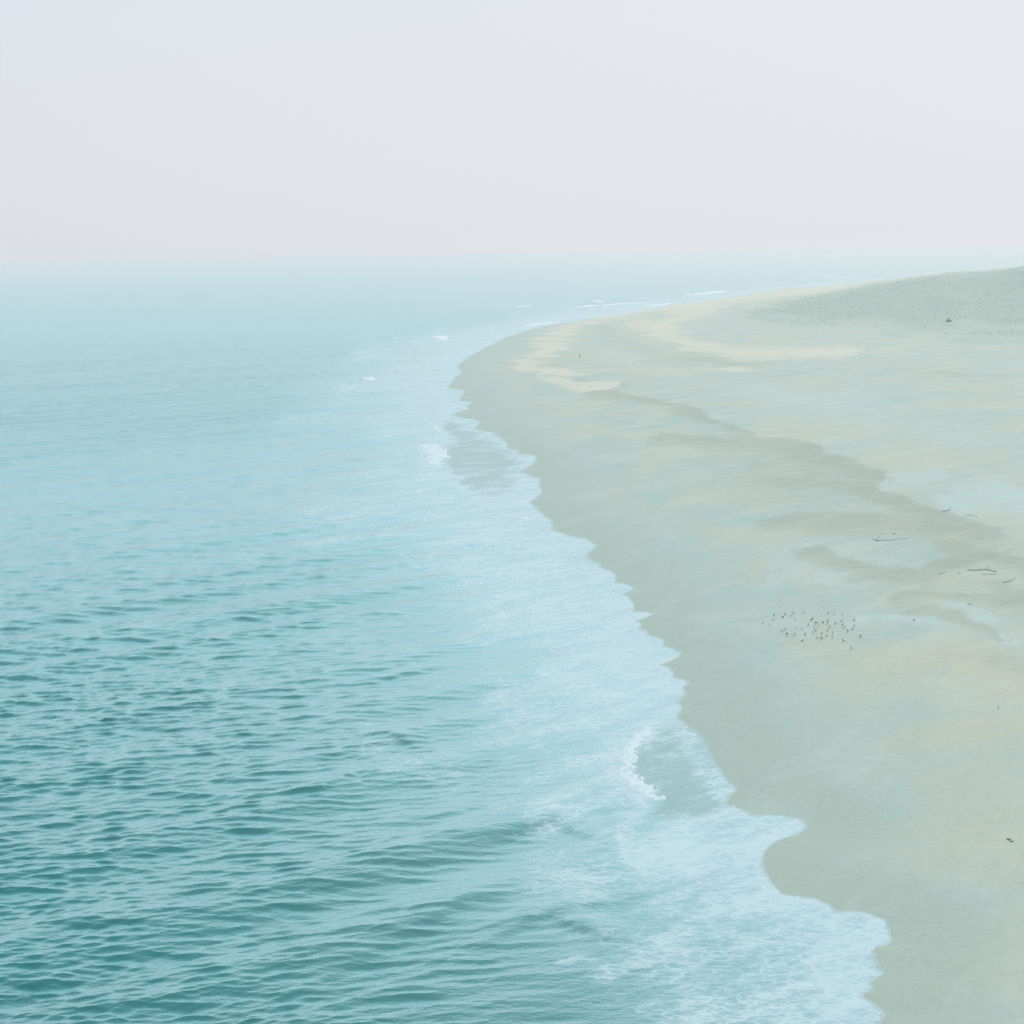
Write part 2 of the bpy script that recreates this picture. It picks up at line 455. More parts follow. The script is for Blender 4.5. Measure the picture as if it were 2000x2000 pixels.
# ------------------------------------------------------------------ the sea
POCKETS = [
    [(1298,1412),(1248,1437),(1247,1450),(1230,1463),(1233,1479),(1235,1500),(1222,1506),(1225,1513),(1246,1528),(1259,1541),(1287,1557),(1296,1563),
     (1285,1575),(1277,1589),(1260,1595),(1330,1600),(1420,1590),(1450,1560),(1440,1520),(1400,1470),(1350,1410),(1320,1395)],
    [(880,818),(860,835),(872,842),(879,853),(897,861),(868,879),(873,892),(863,905),(881,928),(912,956),(948,980),(1000,960),(1030,900),(990,870),(940,840),(915,826)],
]
FOAM = [
    ([(1690,2040),(1660,1900),(1640,1830),(1580,1790),(1510,1765)], 50, .80), ([(1560,2040),(1540,1900),(1480,1830),(1420,1780)], 75, .5),
    ([(1400,1960),(1350,1900),(1290,1850)], 80, .36), ([(1430,1740),(1390,1700),(1330,1690),(1280,1700)], 45, .80),
    ([(1350,1700),(1300,1670),(1250,1675)], 28, .7), ([(1330,1612),(1420,1622),(1500,1620),(1555,1612)], 26, .62),
    ([(1330,1650),(1440,1680),(1480,1720)], 40, .62),
    ([(1298,1412),(1262,1430),(1245,1444),(1230,1458),(1226,1480),(1226,1500),(1220,1510),(1246,1533),(1275,1560),(1268,1580),(1240,1592)], 12, .95),
    ([(1200,1440),(1205,1500),(1215,1560)], 28, .42), ([(1240,1600),(1225,1640),(1250,1660)], 14, .5),
    ([(1310,1340),(1260,1300),(1200,1250)], 55, .86), ([(1270,1390),(1180,1340),(1130,1290)], 42, .78), ([(1190,1200),(1150,1140),(1090,1080)], 55, .82),
    ([(1110,1250),(1060,1180),(1010,1110)], 45, .62), ([(1070,1075),(1010,1045),(970,1020)], 36, .8), ([(1000,1140),(950,1080),(930,1040)], 45, .36),
    ([(1335,1430),(1365,1475),(1390,1525),(1430,1570)], 20, .55), ([(1045,1010),(1010,990),(960,985)], 26, .85), ([(1035,950),(1010,962),(960,975)], 18, .8),
    ([(890,815),(925,840),(960,858),(1000,884),(1030,894)], 13, .85), ([(1030,900),(1000,920),(985,930)], 8, .8),
    ([(838,880),(850,895),(842,912)], 22, 1.), ([(863,905),(881,928),(912,956),(948,985)], 7, 1.), ([(850,830),(862,842),(890,858)], 8, .7),
    ([(885,730),(868,765),(880,800)], 20, .72), ([(905,700),(930,685),(1000,652),(1060,634),(1120,625)], 11, .85),
    ([(700,690),(780,672),(860,668),(900,672)], 13, .55), ([(760,735),(840,715),(880,705)], 11, .5), ([(660,760),(760,745),(860,740)], 10, .42),
    ([(800,800),(860,775)], 12, .5), ([(740,850),(800,830),(850,822)], 16, .46), ([(780,880),(830,872)], 11, .6),
    ([(650,1010),(800,985),(940,1000)], 50, .30), ([(760,930),(860,965)], 25, .4), ([(860,1060),(930,1100),(960,1200)], 60, .28),
    ([(980,664),(1060,638),(1200,612),(1300,596)], 7, .65), ([(1000,640),(1080,615),(1180,602),(1260,598)], 8, .42), ([(900,660),(960,645)], 8, .45),
    ([(1300,596),(1400,583),(1530,562),(1700,546),(1860,530)], 4, .5),
    ([(1080,1600),(1160,1580),(1200,1540)], 40, .40), ([(1080,1720),(1150,1730)], 30, .3), ([(1070,1880),(1100,1872),(1180,1900)], 10, .3),
    ([(1000,1360),(1100,1380),(1180,1400)], 40, .34), ([(1000,1480),(1100,1490),(1190,1480)], 60, .26), ([(700,1420),(780,1490),(900,1520)], 20, .22),
    ([(560,820),(700,790),(800,760)], 30, .2),
    ([(880,962),(930,1000),(985,1035),(1005,1080)], 4, .6), ([(1215,1600),(1225,1650),(1270,1690),(1330,1720),(1380,1760)], 6, .6),
    ([(1250,1742),(1300,1760),(1400,1778)], 6, .4), ([(1130,1410),(1180,1440),(1196,1490),(1190,1530)], 5, .6), ([(1150,1830),(1250,1850),(1330,1880)], 7, .28),
    ([(1020,1230),(1090,1300),(1150,1370)], 5, .4), ([(900,1120),(960,1180),(1020,1260)], 6, .3),
]
RIDGES = [  # swell crests one can follow on the water: image pixel points, height
    ([(560,1945),(680,1880),(830,1800),(910,1750),(1010,1745)], .2, 2.0), ([(470,1560),(620,1545),(690,1512),(770,1510)], .30, 1.5),
    ([(690,1440),(760,1432),(830,1462)], .28, 1.4), ([(860,1078),(960,1055)], .30, 2.2), ([(680,1345),(800,1312),(880,1300)], .26, 1.8),
    ([(900,1860),(1060,1780),(1200,1760)], .26, 1.8), ([(0,1850),(160,1800),(330,1790)], .3, 2.0), ([(950,1640),(1080,1600),(1180,1640)], .2, 1.6),
    ([(700,1620),(860,1590),(960,1560)], .2, 1.8), ([(180,1390),(330,1350),(440,1350)], .22, 2.0), ([(1080,1790),(1200,1830)], .2, 1.5),
]
def build_sea():
    az = np.concatenate([np.arange(-178, -24, 7.0), np.arange(-23.2, 18.5, 0.053), np.arange(19, 182, 7.0)])
    rad = np.concatenate([[3, 30, 60, 80, 92], radii_for(0.78, 98, 45000.0), [60000.0]])
    x, y = polar(az, rad)
    nr, nc = len(rad), len(az)
    dr = np.repeat(np.gradient(rad), nc)
    r = np.hypot(x, y)
    d = shore_distance(x, y)
    u, v = image_px(x, y, np.zeros_like(x))
    ahead = (y > 0.3 * r)
    pocket = np.zeros(len(x))
    for p in POCKETS:
        pocket = np.maximum(pocket, sum(in_poly(u + 7 * math.cos(k * 2.4), v + 6 * math.sin(k * 2.4), p).astype(float) for k in range(6)) / 6 * ahead)
    # ---- waves
    z = np.zeros_like(x); dx = np.zeros_like(x); dy = np.zeros_like(x)
    near_shore = sstep(1.5, 42, d)
    swell_env = 0.45 + 1.0 * fbm(x / 60, y / 45, 3, 21)
    chop_env = (0.62 + 0.86 * fbm(x / 48, y / 20, 3, 31)) * (0.35 + 0.65 * sstep(15, 75, d))
    rip_env = (0.45 + 1.2 * fbm(x / 30, y / 12, 3, 41)) * (0.25 + 0.75 * sstep(20, 80, d))
    act = np.nonzero((d > -3) & (r < 3500) & (r > 85) & (np.abs(np.arctan2(x, y)) < 0.42))[0]
    X, Y, DR = x[act], y[act], dr[act]
    NS = near_shore[act]
    wr = random.Random(11)
    comps = []
    for k in range(6):
        comps.append((wr.uniform(9, 22), math.radians(-36 + wr.uniform(-8, 8)), 0.045, swell_env))
    for k in range(48):
        lam = math.exp(wr.uniform(math.log(1.35), math.log(5.6)))
        comps.append((lam, math.radians(-7 + wr.gauss(0, 11)), 0.046 if lam < 2.6 else 0.031, chop_env))
    for k in range(34):
        lam = math.exp(wr.uniform(math.log(0.6), math.log(1.7)))
        comps.append((lam, math.radians(-4 + wr.gauss(0, 20)), 0.060, rip_env))
    acc = np.zeros((3, len(act)))
    for lam, th, slope, env in comps:
        kx, ky = -math.sin(th), -math.cos(th)      # travel direction: towards the viewer and the shore
        k = 2 * math.pi / lam
        ph = k * (kx * X + ky * Y) + wr.uniform(0, 6.28)
        lod = sstep(1.1, 2.1, lam / DR)
        a = slope / k * env[act] * NS * lod
        s = np.sin(ph)
        acc[2] += a * np.cos(ph); acc[0] -= a * 0.75 * kx * s; acc[1] -= a * 0.75 * ky * s
    dx[act], dy[act], z[act] = acc
    # ---- single crests
    for pts, hgt, wid in RIDGES:
        P = np.array([ground_at(*p) for p in pts])
        lo, hi = P.min(0) - 9, P.max(0) + 9
        idx = np.nonzero((x > lo[0]) & (x < hi[0]) & (y > lo[1]) & (y < hi[1]))[0]
        if not len(idx):
            continue
        best = np.full(len(idx), 1e9); side = np.zeros(len(idx)); tt = np.zeros(len(idx))
        for j, (a, b) in enumerate(zip(P[:-1], P[1:])):
            q = b - a; L2 = q @ q
            tr = ((x[idx] - a[0]) * q[0] + (y[idx] - a[1]) * q[1]) / L2
            t_ = np.clip(tr, 0, 1)
            ex, ey = x[idx] - a[0] - t_ * q[0], y[idx] - a[1] - t_ * q[1]
            dd = np.hypot(ex, ey)
            m = dd < best
            best[m] = dd[m]; side[m] = np.sign(ex * q[1] - ey * q[0])[m]; tt[m] = (j + t_[m]) / (len(P) - 1)
        wv = np.where(side > 0, wid * 0.65, wid * 1.6)
        taper = np.sin(np.pi * np.clip(tt, 0.02, 0.98)) ** 0.6
        z[idx] += 1.5 * hgt * taper * np.exp(-(best / wv) ** 2) * (0.75 + 0.5 * vnoise(x[idx] / 2.5, y[idx] / 2.5, 77))
    z *= 1 - 0.85 * pocket
    z += 0.02
    far = sstep(0.45, 2.0, dr / 1.6) * sstep(20, 90, d)
    shallow = np.clip(0.95 * np.exp(-np.maximum(d, 0) / (26.0 + 0.035 * np.minimum(r, 700))) * (0.7 + 0.6 * fbm(x / 20, y / 30, 3, 51)), 0, 1)
    film = np.maximum(pocket, np.exp(-np.maximum(d, 0) / 3.0) * 0.6)
    co = np.stack([x + dx, y + dy, z], 1)
    q = quads_of(nr, nc)
    sea_q = q[(d[q] > -2.5).any(1)]
    me = grid_mesh('sea', co, sea_q, water_material(), {'shallow': shallow, 'film': film, 'far': far})
    tag(new_obj('sea', me), kind='structure')
    # ---- foam lying on the water
    k = np.clip((v - 480) / 1500, 0.05, 1)
    f = strokes(u + 130 * k * (fbm(x / 7, y / 9, 4, 71) - 0.5), v + 110 * k * (fbm(x / 7 + 30, y / 9, 4, 72) - 0.5), FOAM, 0.95) * ahead
    f *= 1 - 0.65 * sstep(300, 520, r) * (1 - 0.9 * sstep(0.3, 0.75, fbm(x / 55, y / 38, 4, 95)) - 0.5 * np.exp(-np.maximum(d, 0) / 12))
    edge = np.exp(-(np.maximum(d, 0) / 2.2) ** 2) * (0.92 - 0.55 * pocket)
    edge2 = np.exp(-np.maximum(d, 0) / np.maximum(9 + 0.01 * r, 4)) * 0.55 * (1 - 0.8 * pocket)
    f = 1 - (1 - f) * (1 - edge * sstep(4000, 2500, r)) * (1 - edge2 * sstep(4500, 2500, r) * ahead)
    f = np.maximum(f * (1 - pocket) + pocket * np.minimum(f, 0.66), (0.08 + 0.34 * sstep(0.45, 0.75, fbm(x / 9, y / 5, 4, 74))) * pocket)
    f *= 0.82 + 0.36 * fbm(x / 6, y / 7, 3, 61)
    f *= sstep(-0.35 - 0.0015 * r, 0.05, d)
    sheet = np.maximum(0.95 * sstep(0.72, 1.02, f), 0.75 * np.exp(-(np.maximum(d, 0) / 3.0) ** 2)) * (1 - 0.5 * pocket)
    zf = np.maximum(z, land_height(x, y, d)) + 0.004 + 0.05 * sstep(0.75, 1.0, f) * sstep(500, 200, r) * vnoise(x * 1.3, y * 1.3, 66)
    cf = np.stack([x + dx, y + dy, zf], 1)
    fq = q[((f[q] > 0.06).any(1)) & ((d[q] > -2.0 - 0.002 * r[q]).all(1)) & (ahead[q].all(1)) & (r[q] > 95).all(1) & (r[q] < 5000).all(1)]
    me = grid_mesh('sea_foam', cf, fq, foam_material('foam_lace', True), {'foam': f, 'sheet': sheet})
    tag(new_obj('sea_foam', me), 'white foam of the swash and its lace on the water along the beach', kind='stuff')
build_sea()

# ------------------------------------------------------------------ the beach and the dune
PALE = [
    ([(1300,600),(1240,608),(1170,622),(1110,642)], 7, .95), ([(1112,645),(1078,665),(1062,690)], 15, .95), ([(1052,692),(1032,714)], 13, .9),
    ([(1012,716),(1060,722),(1115,728)], 5, .9), ([(1060,735),(1110,748),(1150,756),(1205,752)], 9, .9), ([(1040,680),(1080,680),(1110,672)], 6, .7),
    ([(1300,600),(1380,590),(1450,582),(1530,572),(1600,566),(1700,556)], 8, .9), ([(1235,630),(1280,640),(1340,660)], 12, .75), ([(1280,650),(1330,615),(1400,600)], 15, .8),
    ([(1340,672),(1400,681),(1450,690),(1560,690),(1660,688)], 12, .9), ([(1370,716),(1430,722),(1470,717)], 4, .8), ([(1700,680),(1780,696)], 7, .4),
    ([(1180,690),(1240,706)], 10, .4), ([(1130,722),(1350,722)], 5, .35), ([(1480,600),(1560,590),(1640,575)], 8, .55), ([(1700,552),(1800,541),(1870,536)], 5, .6),
]
DARK = [
    ([(1170,765),(1260,775),(1330,795),(1380,815),(1440,838),(1452,840)], 9, .8), ([(1290,850),(1450,862),(1560,868),(1580,878)], 13, .7),
    ([(1560,880),(1640,903),(1715,926),(1700,950)], 18, .9), ([(1500,930),(1620,938),(1700,952)], 10, .6), ([(1700,955),(1780,988),(1850,1010),(1935,1030)], 13, .95),
    ([(1520,1012),(1650,1016),(1800,1022),(1900,1032)], 18, .65), ([(1850,1058),(1880,1066),(1950,1090),(2020,1104)], 13, 1.), ([(1600,1080),(1700,1112),(1800,1112),(1900,1075)], 16, .75),
    ([(1750,1152),(1880,1166),(2010,1152)], 10, .75), ([(1800,1188),(1900,1210),(1955,1232)], 9, .65), ([(1830,726),(1950,735)], 7, .5), ([(1750,720),(1850,730)], 5, .4),
    ([(1500,930),(1700,985),(1900,1050),(2010,1080)], 55, .38), ([(1380,860),(1560,900)], 30, .3), ([(1750,1130),(2010,1180)], 40, .3),
    ([(1060,700),(1110,712)], 5, .5), ([(1100,735),(1170,742),(1230,752)], 5, .7), ([(1180,640),(1300,700),(1420,705)], 9, .35), ([(1940,1280),(2010,1295)], 20, .4),
    ([(1960,1150),(2010,1160)], 14, .6), ([(1330,690),(1420,706),(1500,712)], 6, .45),
]
COOL = [  # cool patches and a puddle: pale sheen of wet sand painted as colour
    ([(1850,985),(1950,960),(2020,990)], 24, .9), ([(1865,1184),(1950,1207)], 8, 1.), ([(1640,1205),(1850,1217)], 11, .9), ([(1600,1130),(1740,1136)], 9, .7),
    ([(1560,1090),(1500,1100),(1480,1180),(1560,1230)], 30, .5), ([(1960,1040),(1890,1055)], 6, .8), ([(1400,1180),(1440,1340),(1500,1450)], 50, .35), ([(1740,940),(1840,930)], 12, .7),
    ([(1950,1240),(2010,1245)], 12, .7), ([(1770,1105),(1870,1108)], 4, .8), ([(1600,1000),(1500,1000)], 7, .6), ([(1500,790),(1700,820),(1900,850)], 45, .45),
    ([(1300,740),(1500,760),(1700,780)], 18, .4), ([(1800,1740),(1900,1735),(2010,1730)], 18, .5),
]
TAN = [([(1700,1290),(1850,1270),(2010,1330)], 50, .6), ([(1760,1440),(1900,1420),(2010,1430)], 40, .5), ([(1800,1600),(1900,1560),(2010,1560)], 60, .7), ([(1850,1690),(1990,1660)], 40, .7),
       ([(1700,1720),(1800,1700),(1900,1700)], 30, .5), ([(1780,1990),(1900,1900),(2010,1850)], 70, .95), ([(1880,1480),(1960,1700),(2010,1980)], 70, .6), ([(1600,1420),(1700,1460)], 35, .35), ([(1560,1720),(1640,1700),(1720,1690)], 22, .45), ([(1690,1640),(1780,1600)], 30, .5), ([(1450,1120),(1500,1080)], 30, .4), ([(1720,1960),(1800,1970)], 25, .6)]
VEG_EDGE = [(1440,620),(1480,606),(1560,585),(1650,567),(1720,554),(1790,542),(1830,539),(1910,533),(1960,523),(2200,500),(2200,668),(2000,660),(1900,655),(1850,648),(1780,638),(1650,632),(1560,632),(1490,622)]
def build_land():
    az = np.concatenate([np.arange(-9.0, 23.2, 0.06), np.arange(24, 190, 6.0)])
    rad = np.concatenate([[3, 30, 60, 80, 92], radii_for(0.85, 98, 9000.0), [14000.0, 25000.0, 45000.0]])
    x, y = polar(az, rad)
    d = shore_distance(x, y)
    z = land_height(x, y, d)
    u, v = image_px(x, y, z)
    r = np.hypot(x, y)
    ahead = y > 0.3 * r
    wob = (fbm(x / 11, y / 16, 5, 81) - 0.5) * 1.7
    fing = (vnoise(y / 16, x / 200, 91) - 0.5) + 0.6 * (vnoise(y / 7, x / 90, 92) - 0.5)
    uu = u + 55 * fing * sstep(1000, 620, v) + 60 * wob * np.clip((v - 480) / 700, 0.15, 1.0); vv = v + 46 * (fbm(x / 10 + 40, y / 13, 5, 82) - 0.5) * np.clip((v - 480) / 700, 0.15, 1.0)
    A = {}
    A['pale'] = strokes(uu, vv, PALE, 0.8) * ahead
    A['dark'] = tide_marks(uu, vv, DARK) * ahead
    A['cool'] = strokes(uu, vv, COOL, 0.95) * ahead * 0.9
    A['tan'] = strokes(uu, vv, TAN, 0.95) * ahead
    i = -d
    A['wet'] = np.clip((1 - sstep(3, 34, i * (0.5 + 1.0 * fbm(x / 18, y / 26, 3, 84)))) * sstep(6000, 2500, r) * 0.8, 0, 1)
    veg = sum(in_poly(uu + 9 * math.cos(k * 2.4), vv + (k - 3) * 3.2, VEG_EDGE).astype(float) for k in range(7)) / 7 * (ahead & (r > 900))
    dh = dune_height(x, y)
    fol = sstep(0.3, 0.62, fbm(x / 26, y / 60, 4, 85) + 0.25 * sstep(1, 6, dh))
    A['veg'] = veg * (0.5 + 0.5 * fol)
    # thin growth at the foot of the dune
    foot = strokes(uu, vv, [([(1750,652),(1830,660),(1900,665),(2010,672)], 12, .55), ([(1900,690),(2010,700)], 8, .4), ([(1450,612),(1500,625),(1600,634)], 6, .6)], 0.9) * ahead
    A['veg'] = np.maximum(A['veg'], foot * fol)
    q = quads_of(len(rad), len(az))
    q = q[(d[q] < 12 + 0.004 * r[q]).any(1)]
    me = grid_mesh('beach', np.stack([x, y, z], 1), q, sand_material(), A)
    tag(new_obj('beach', me), kind='structure')
build_land()

# ------------------------------------------------------------------ marram and scrub on the dune
def build_dune_growth():
    gr = np.random.default_rng(5)
    n = 30000
    az = np.radians(gr.uniform(8.5, 23, n)); r = np.sqrt(gr.uniform(1010 ** 2, 1620 ** 2, n))
    x, y = r * np.sin(az), r * np.cos(az)
    d = shore_distance(x, y); z = land_height(x, y, d)
    u, v = image_px(x, y, z)
    k = in_poly(u + gr.normal(0, 12, n), v + gr.normal(0, 7, n), VEG_EDGE) & (d < -60) & (fbm(x / 26, y / 60, 4, 85) + gr.uniform(-0.15, 0.15, n) > 0.40)
    x, y, z = x[k][:6500], y[k][:6500], z[k][:6500]
    n = len(x)
    base = np.array([(math.cos(a), math.sin(a), 0.0) for a in np.arange(6) * math.pi / 3])
    up = np.array([(0.62 * math.cos(a + .5), 0.62 * math.sin(a + .5), 0.75) for a in np.arange(6) * math.pi / 3])
    tpl = np.concatenate([base, up, [(0, 0, 1.0)]])
    s = gr.uniform(0.35, 0.95, n) ** 1.3
    co = tpl[None] * np.stack([s * gr.uniform(.8, 1.6, n), s * gr.uniform(.8, 1.6, n), s * gr.uniform(.35, .8, n)], 1)[:, None, :]
    co += gr.normal(0, 0.12, co.shape) * s[:, None, None]
    co += np.stack([x, y, z - 0.12], 1)[:, None, :]
    faces = []
    for j in range(6):
        j2 = (j + 1) % 6
        faces += [(j, j2, 6 + j), (j2, 6 + j2, 6 + j), (6 + j, 6 + j2, 12)]
    F = np.array(faces)
    tri = (F[None] + (np.arange(n) * 13)[:, None, None]).reshape(-1, 3)
    me = bpy.data.meshes.new('dune_grass')
    vv = co.reshape(-1, 3)
    me.vertices.add(len(vv)); me.vertices.foreach_set('co', vv.astype(np.float32).ravel())
    me.loops.add(tri.size); me.loops.foreach_set('vertex_index', tri.astype(np.int32).ravel())
    me.polygons.add(len(tri)); me.polygons.foreach_set('loop_start', np.arange(0, tri.size, 3, dtype=np.int32))
    me.update(calc_edges=True)
    me.materials.append(plain('dune_grass', (0.315, 0.38, 0.305), 0.9, 0.12, 0.08))
    tag(new_obj('dune_grass', me), 'low green grass and scrub tufts covering the dune', kind='stuff')
build_dune_growth()

def lumpy(bm, centre, rad, seed, sub=2, amp=0.3):
    r_ = bmesh.ops.create_icosphere(bm, subdivisions=sub, radius=1.0)
    g = random.Random(seed)
    ph = [g.uniform(0, 6) for _ in range(6)]
    for v in r_['verts']:
        c = v.co
        k = 1 + amp * (math.sin(3 * c.x + ph[0]) * math.cos(4 * c.y + ph[1]) + 0.6 * math.sin(7 * c.z + ph[2] + 3 * c.x) + g.uniform(-.25, .25))
        v.co = Vector((c.x * rad[0] * k, c.y * rad[1] * k, c.z * rad[2] * k)) + Vector(centre)
def bm_obj(name, bm, m, parent=None, smooth=True):
    me = bpy.data.meshes.new(name)
    bm.to_mesh(me); bm.free()
    for mm in (m if isinstance(m, list) else [m]):
        me.materials.append(mm)
    if smooth:
        me.polygons.foreach_set('use_smooth', [True] * len(me.polygons))
    return new_obj(name, me, parent)

# a single dark bush at the foot of the dune
M_BUSH = plain('bush_leaf', (0.21, 0.26, 0.21), 0.9, 0.5, 1.2)
bm = bmesh.new()
for k in range(7):
    a = k * 0.9
    lumpy(bm, (math.cos(a) * 1.2 * (k > 0), math.sin(a) * 1.0 * (k > 0), 0.9 + 0.35 * (k == 0) * 2), (1.15, 1.0, 0.95), 40 + k, 2, 0.22)
bush = bm_obj('bush', bm, M_BUSH)
bush.location = stand(1853, 632)
tag(bush, 'single dark bush at the foot of the green dune', 'bush')

# ------------------------------------------------------------------ breaking waves
M_BREAK = foam_material('foam_breaker', True)
M_BREAK.node_tree.nodes['Principled BSDF'].inputs['Base Color'].default_value = (0.59, 0.585, 0.61, 1)
M_SURF = M_BREAK.copy()
M_SURF.node_tree.nodes['Principled BSDF'].inputs['Base Color'].default_value = (0.70, 0.645, 0.67, 1)
BREAKERS = [
    ([(838,872),(846,884),(850,896),(843,910)], 1.1, 3.4, 'largest white breaking wave, crashing beside the upper pocket of wet sand'),
    ([(1268,1428),(1250,1440),(1236,1456),(1228,1475),(1230,1492),(1221,1506)], 0.4, 1.05, 'ragged white wave front breaking at the edge of the lower wet pocket'),
    ([(1222,1514),(1240,1527),(1256,1541),(1280,1560)], 0.3, 1.1, 'short foaming wave front curling into the lower wet pocket from below'),
    ([(708,741),(719,740),(730,743)], 0.9, 2.2, 'small lone whitecap on the blue water left of the swash'),
    ([(852,657),(860,659),(866,664)], 1.1, 2.6, 'small bright whitecap left of where the beach curves away'),
    ([(1004,600),(1018,599),(1035,600)], 1.5, 3.5, 'low white breaker leftmost of the row off the far beach'),
    ([(1116,601),(1140,600),(1164,597)], 1.6, 4.5, 'long white breaker in the row off the far beach, below a small cap'),
    ([(1158,590),(1165,589),(1171,591)], 1.8, 3.5, 'small white cap just above the long breaker off the far beach'),
    ([(1183,597),(1215,594),(1258,592)], 1.5, 4.0, 'thin white breaker right of the long one off the far beach'),
    ([(1264,598),(1290,596),(1312,593)], 1.2, 3.5, 'white breaker running up against the far pale sand'),
    ([(1348,577),(1385,573),(1418,569)], 2.0, 6.0, 'slanting white breaker farther out beyond the far pale sand'),
    ([(1030,637),(1050,634),(1082,630)], 0.9, 3.0, 'white line of surf along the near bend of the beach'),
    ([(848,833),(853,838),(858,843)], 0.5, 1.0, 'tiny white splash at the top of the upper wet pocket'),
    ([(1618,542),(1628,541),(1640,541)], 3.0, 8.0, 'faint white breaker over the far end of the beach'),
    ([(1655,543),(1668,543)], 2.2, 8.0, 'faint short breaker right of another over the far end of the beach'),
    ([(1778,525),(1783,525)], 3.0, 9.0, 'faint white speck of surf above the left part of the dune'),
    ([(1800,529),(1815,529)], 2.2, 9.0, 'faint low surf line above the middle of the dune'),
    ([(1956,519),(1968,518)], 3.0, 12.0, 'faint white surf above the right end of the dune'),
    ([(1018,1018),(1030,1012)], 0.3, 0.6, 'small foam crest in the swash below the upper wet pocket'),
]
for bi, (pts, hgt, wid, lab) in enumerate(BREAKERS):
    offshore = pts[0][1] < 800
    if offshore:
        hgt, wid = hgt * 1.25, wid * 1.45
    P = [Vector((*ground_at(*p), 0)) for p in pts]
    seg = []
    for a, b in zip(P[:-1], P[1:]):
        n = 8
        seg += [a.lerp(b, k / n) for k in range(n)]
    seg.append(P[-1])
    base = sum(seg, Vector()) / len(seg)
    n, NC = len(seg), 27
    cum = np.concatenate([[0], np.cumsum([(q - p).length for p, q in zip(seg[:-1], seg[1:])])])
    L = cum[-1]
    ns = int(np.clip(L / (wid * 0.12), 24, 90))
    ss = np.linspace(-0.12, 1.12, ns)
    px_ = np.interp(ss * L, cum, [p.x for p in seg]) + np.where(ss < 0, ss, np.where(ss > 1, ss - 1, 0)) * (seg[-1].x - seg[0].x)
    py_ = np.interp(ss * L, cum, [p.y for p in seg]) + np.where(ss < 0, ss, np.where(ss > 1, ss - 1, 0)) * (seg[-1].y - seg[0].y)
    tx, ty = np.gradient(px_), np.gradient(py_)
    tl = np.hypot(tx, ty) + 1e-9
    jj = np.linspace(-1.5, 1.5, NC)
    S_, T_ = np.meshgrid(ss, jj, indexing='ij')
    X = px_[:, None] + (ty / tl)[:, None] * T_ * wid; Y = py_[:, None] - (tx / tl)[:, None] * T_ * wid
    rag = fbm(X / (wid * 0.55) + bi, Y / (wid * 0.55), 4, 300 + bi)
    tap = np.sin(np.pi * np.clip((S_ + 0.12) / 1.24, 0, 1)) ** 0.6
    body = np.clip(1.15 - (np.abs(T_ + (rag - 0.5) * 2.2) / 0.9) ** 1.6, 0, 1) * tap
    fo = np.clip(body * (0.55 + 1.1 * rag), 0, 1)
    Z = 0.55 * hgt * body ** 0.8 * (0.45 + 1.1 * rag)
    co_ = np.stack([X - base.x, Y - base.y, Z], -1).reshape(-1, 3)
    q_ = quads_of(ns, NC)
    q_ = q_[(fo.ravel()[q_] > 0.05).any(1)]
    me = grid_mesh('breaking_wave', co_, q_, M_SURF if offshore else M_BREAK, {'foam': np.clip(fo.ravel() * (1.45 if offshore else 1.4), 0, 1.2), 'sheet': sstep(0.35, 1.1, fo.ravel())})
    o = new_obj('breaking_wave', me)
    o.location = base + Vector((0, 0, 0.06))
    tag(o, lab, 'wave', 'white waves breaking along the shore')

# ------------------------------------------------------------------ the flock
M_BACK = plain('bird_back', (0.125, 0.14, 0.14), 0.8, 0.3, 30)
M_PALE = plain('bird_pale', (0.27, 0.29, 0.29), 0.8, 0.3, 30)
M_BEAK = plain('bird_beak', (0.13, 0.135, 0.13), 0.6, 0.2, 30)
def bird_body(head_tucked, m):
    me = bpy.data.meshes.new('bird')
    bm = bmesh.new()
    if head_tucked:
        J = [((-.27, 0, .27), .016), ((-.16, 0, .27), .055), ((-.03, 0, .25), .098), ((.08, 0, .27), .095), ((.13, 0, .33), .062), ((.08, .02, .385), .052), ((.02, .03, .375), .03)]
    else:
        J = [((-.29, 0, .24), .016), ((-.17, 0, .25), .055), ((-.03, 0, .25), .10), ((.09, 0, .29), .085), ((.14, 0, .36), .05), ((.165, 0, .42), .052), ((.205, 0, .425), .03)]
    vs = [bm.verts.new(c) for c, _ in J]
    for a, b in zip(vs[:-1], vs[1:]):
        bm.edges.new((a, b))
    bm.to_mesh(me); bm.free()
    o = bpy.data.objects.new('tmp', me); C.objects.link(o)
    sk = o.modifiers.new('s', 'SKIN')
    for i, (_, r_) in enumerate(J):
        me.skin_vertices[0].data[i].radius = (r_, r_)
    me.skin_vertices[0].data[2].use_root = True
    o.modifiers.new('d', 'SUBSURF').levels = 1
    dg = bpy.context.evaluated_depsgraph_get()
    res = bpy.data.meshes.new_from_object(o.evaluated_get(dg))
    bpy.data.objects.remove(o); bpy.data.meshes.remove(me)
    res.name = 'bird'; res.materials.clear(); res.materials.append(m)
    res.polygons.foreach_set('use_smooth', [True] * len(res.polygons))
    return res
def cone_mesh(name, a, b, r0, r1, m, n=6):
    bm = bmesh.new()
    a, b = Vector(a), Vector(b)
    q = (b - a).to_track_quat('Z', 'Y')
    R0 = [bm.verts.new(a + q @ Vector((math.cos(k * 6.283 / n) * r0, math.sin(k * 6.283 / n) * r0, 0))) for k in range(n)]
    R1 = [bm.verts.new(b + q @ Vector((math.cos(k * 6.283 / n) * r1, math.sin(k * 6.283 / n) * r1, 0))) for k in range(n)]
    for k in range(n):
        bm.faces.new((R0[k], R0[(k + 1) % n], R1[(k + 1) % n], R1[k]))
    bm.faces.new(list(reversed(R0))); bm.faces.new(R1)
    me = bpy.data.meshes.new(name); bm.to_mesh(me); bm.free()
    me.materials.append(m)
    return me
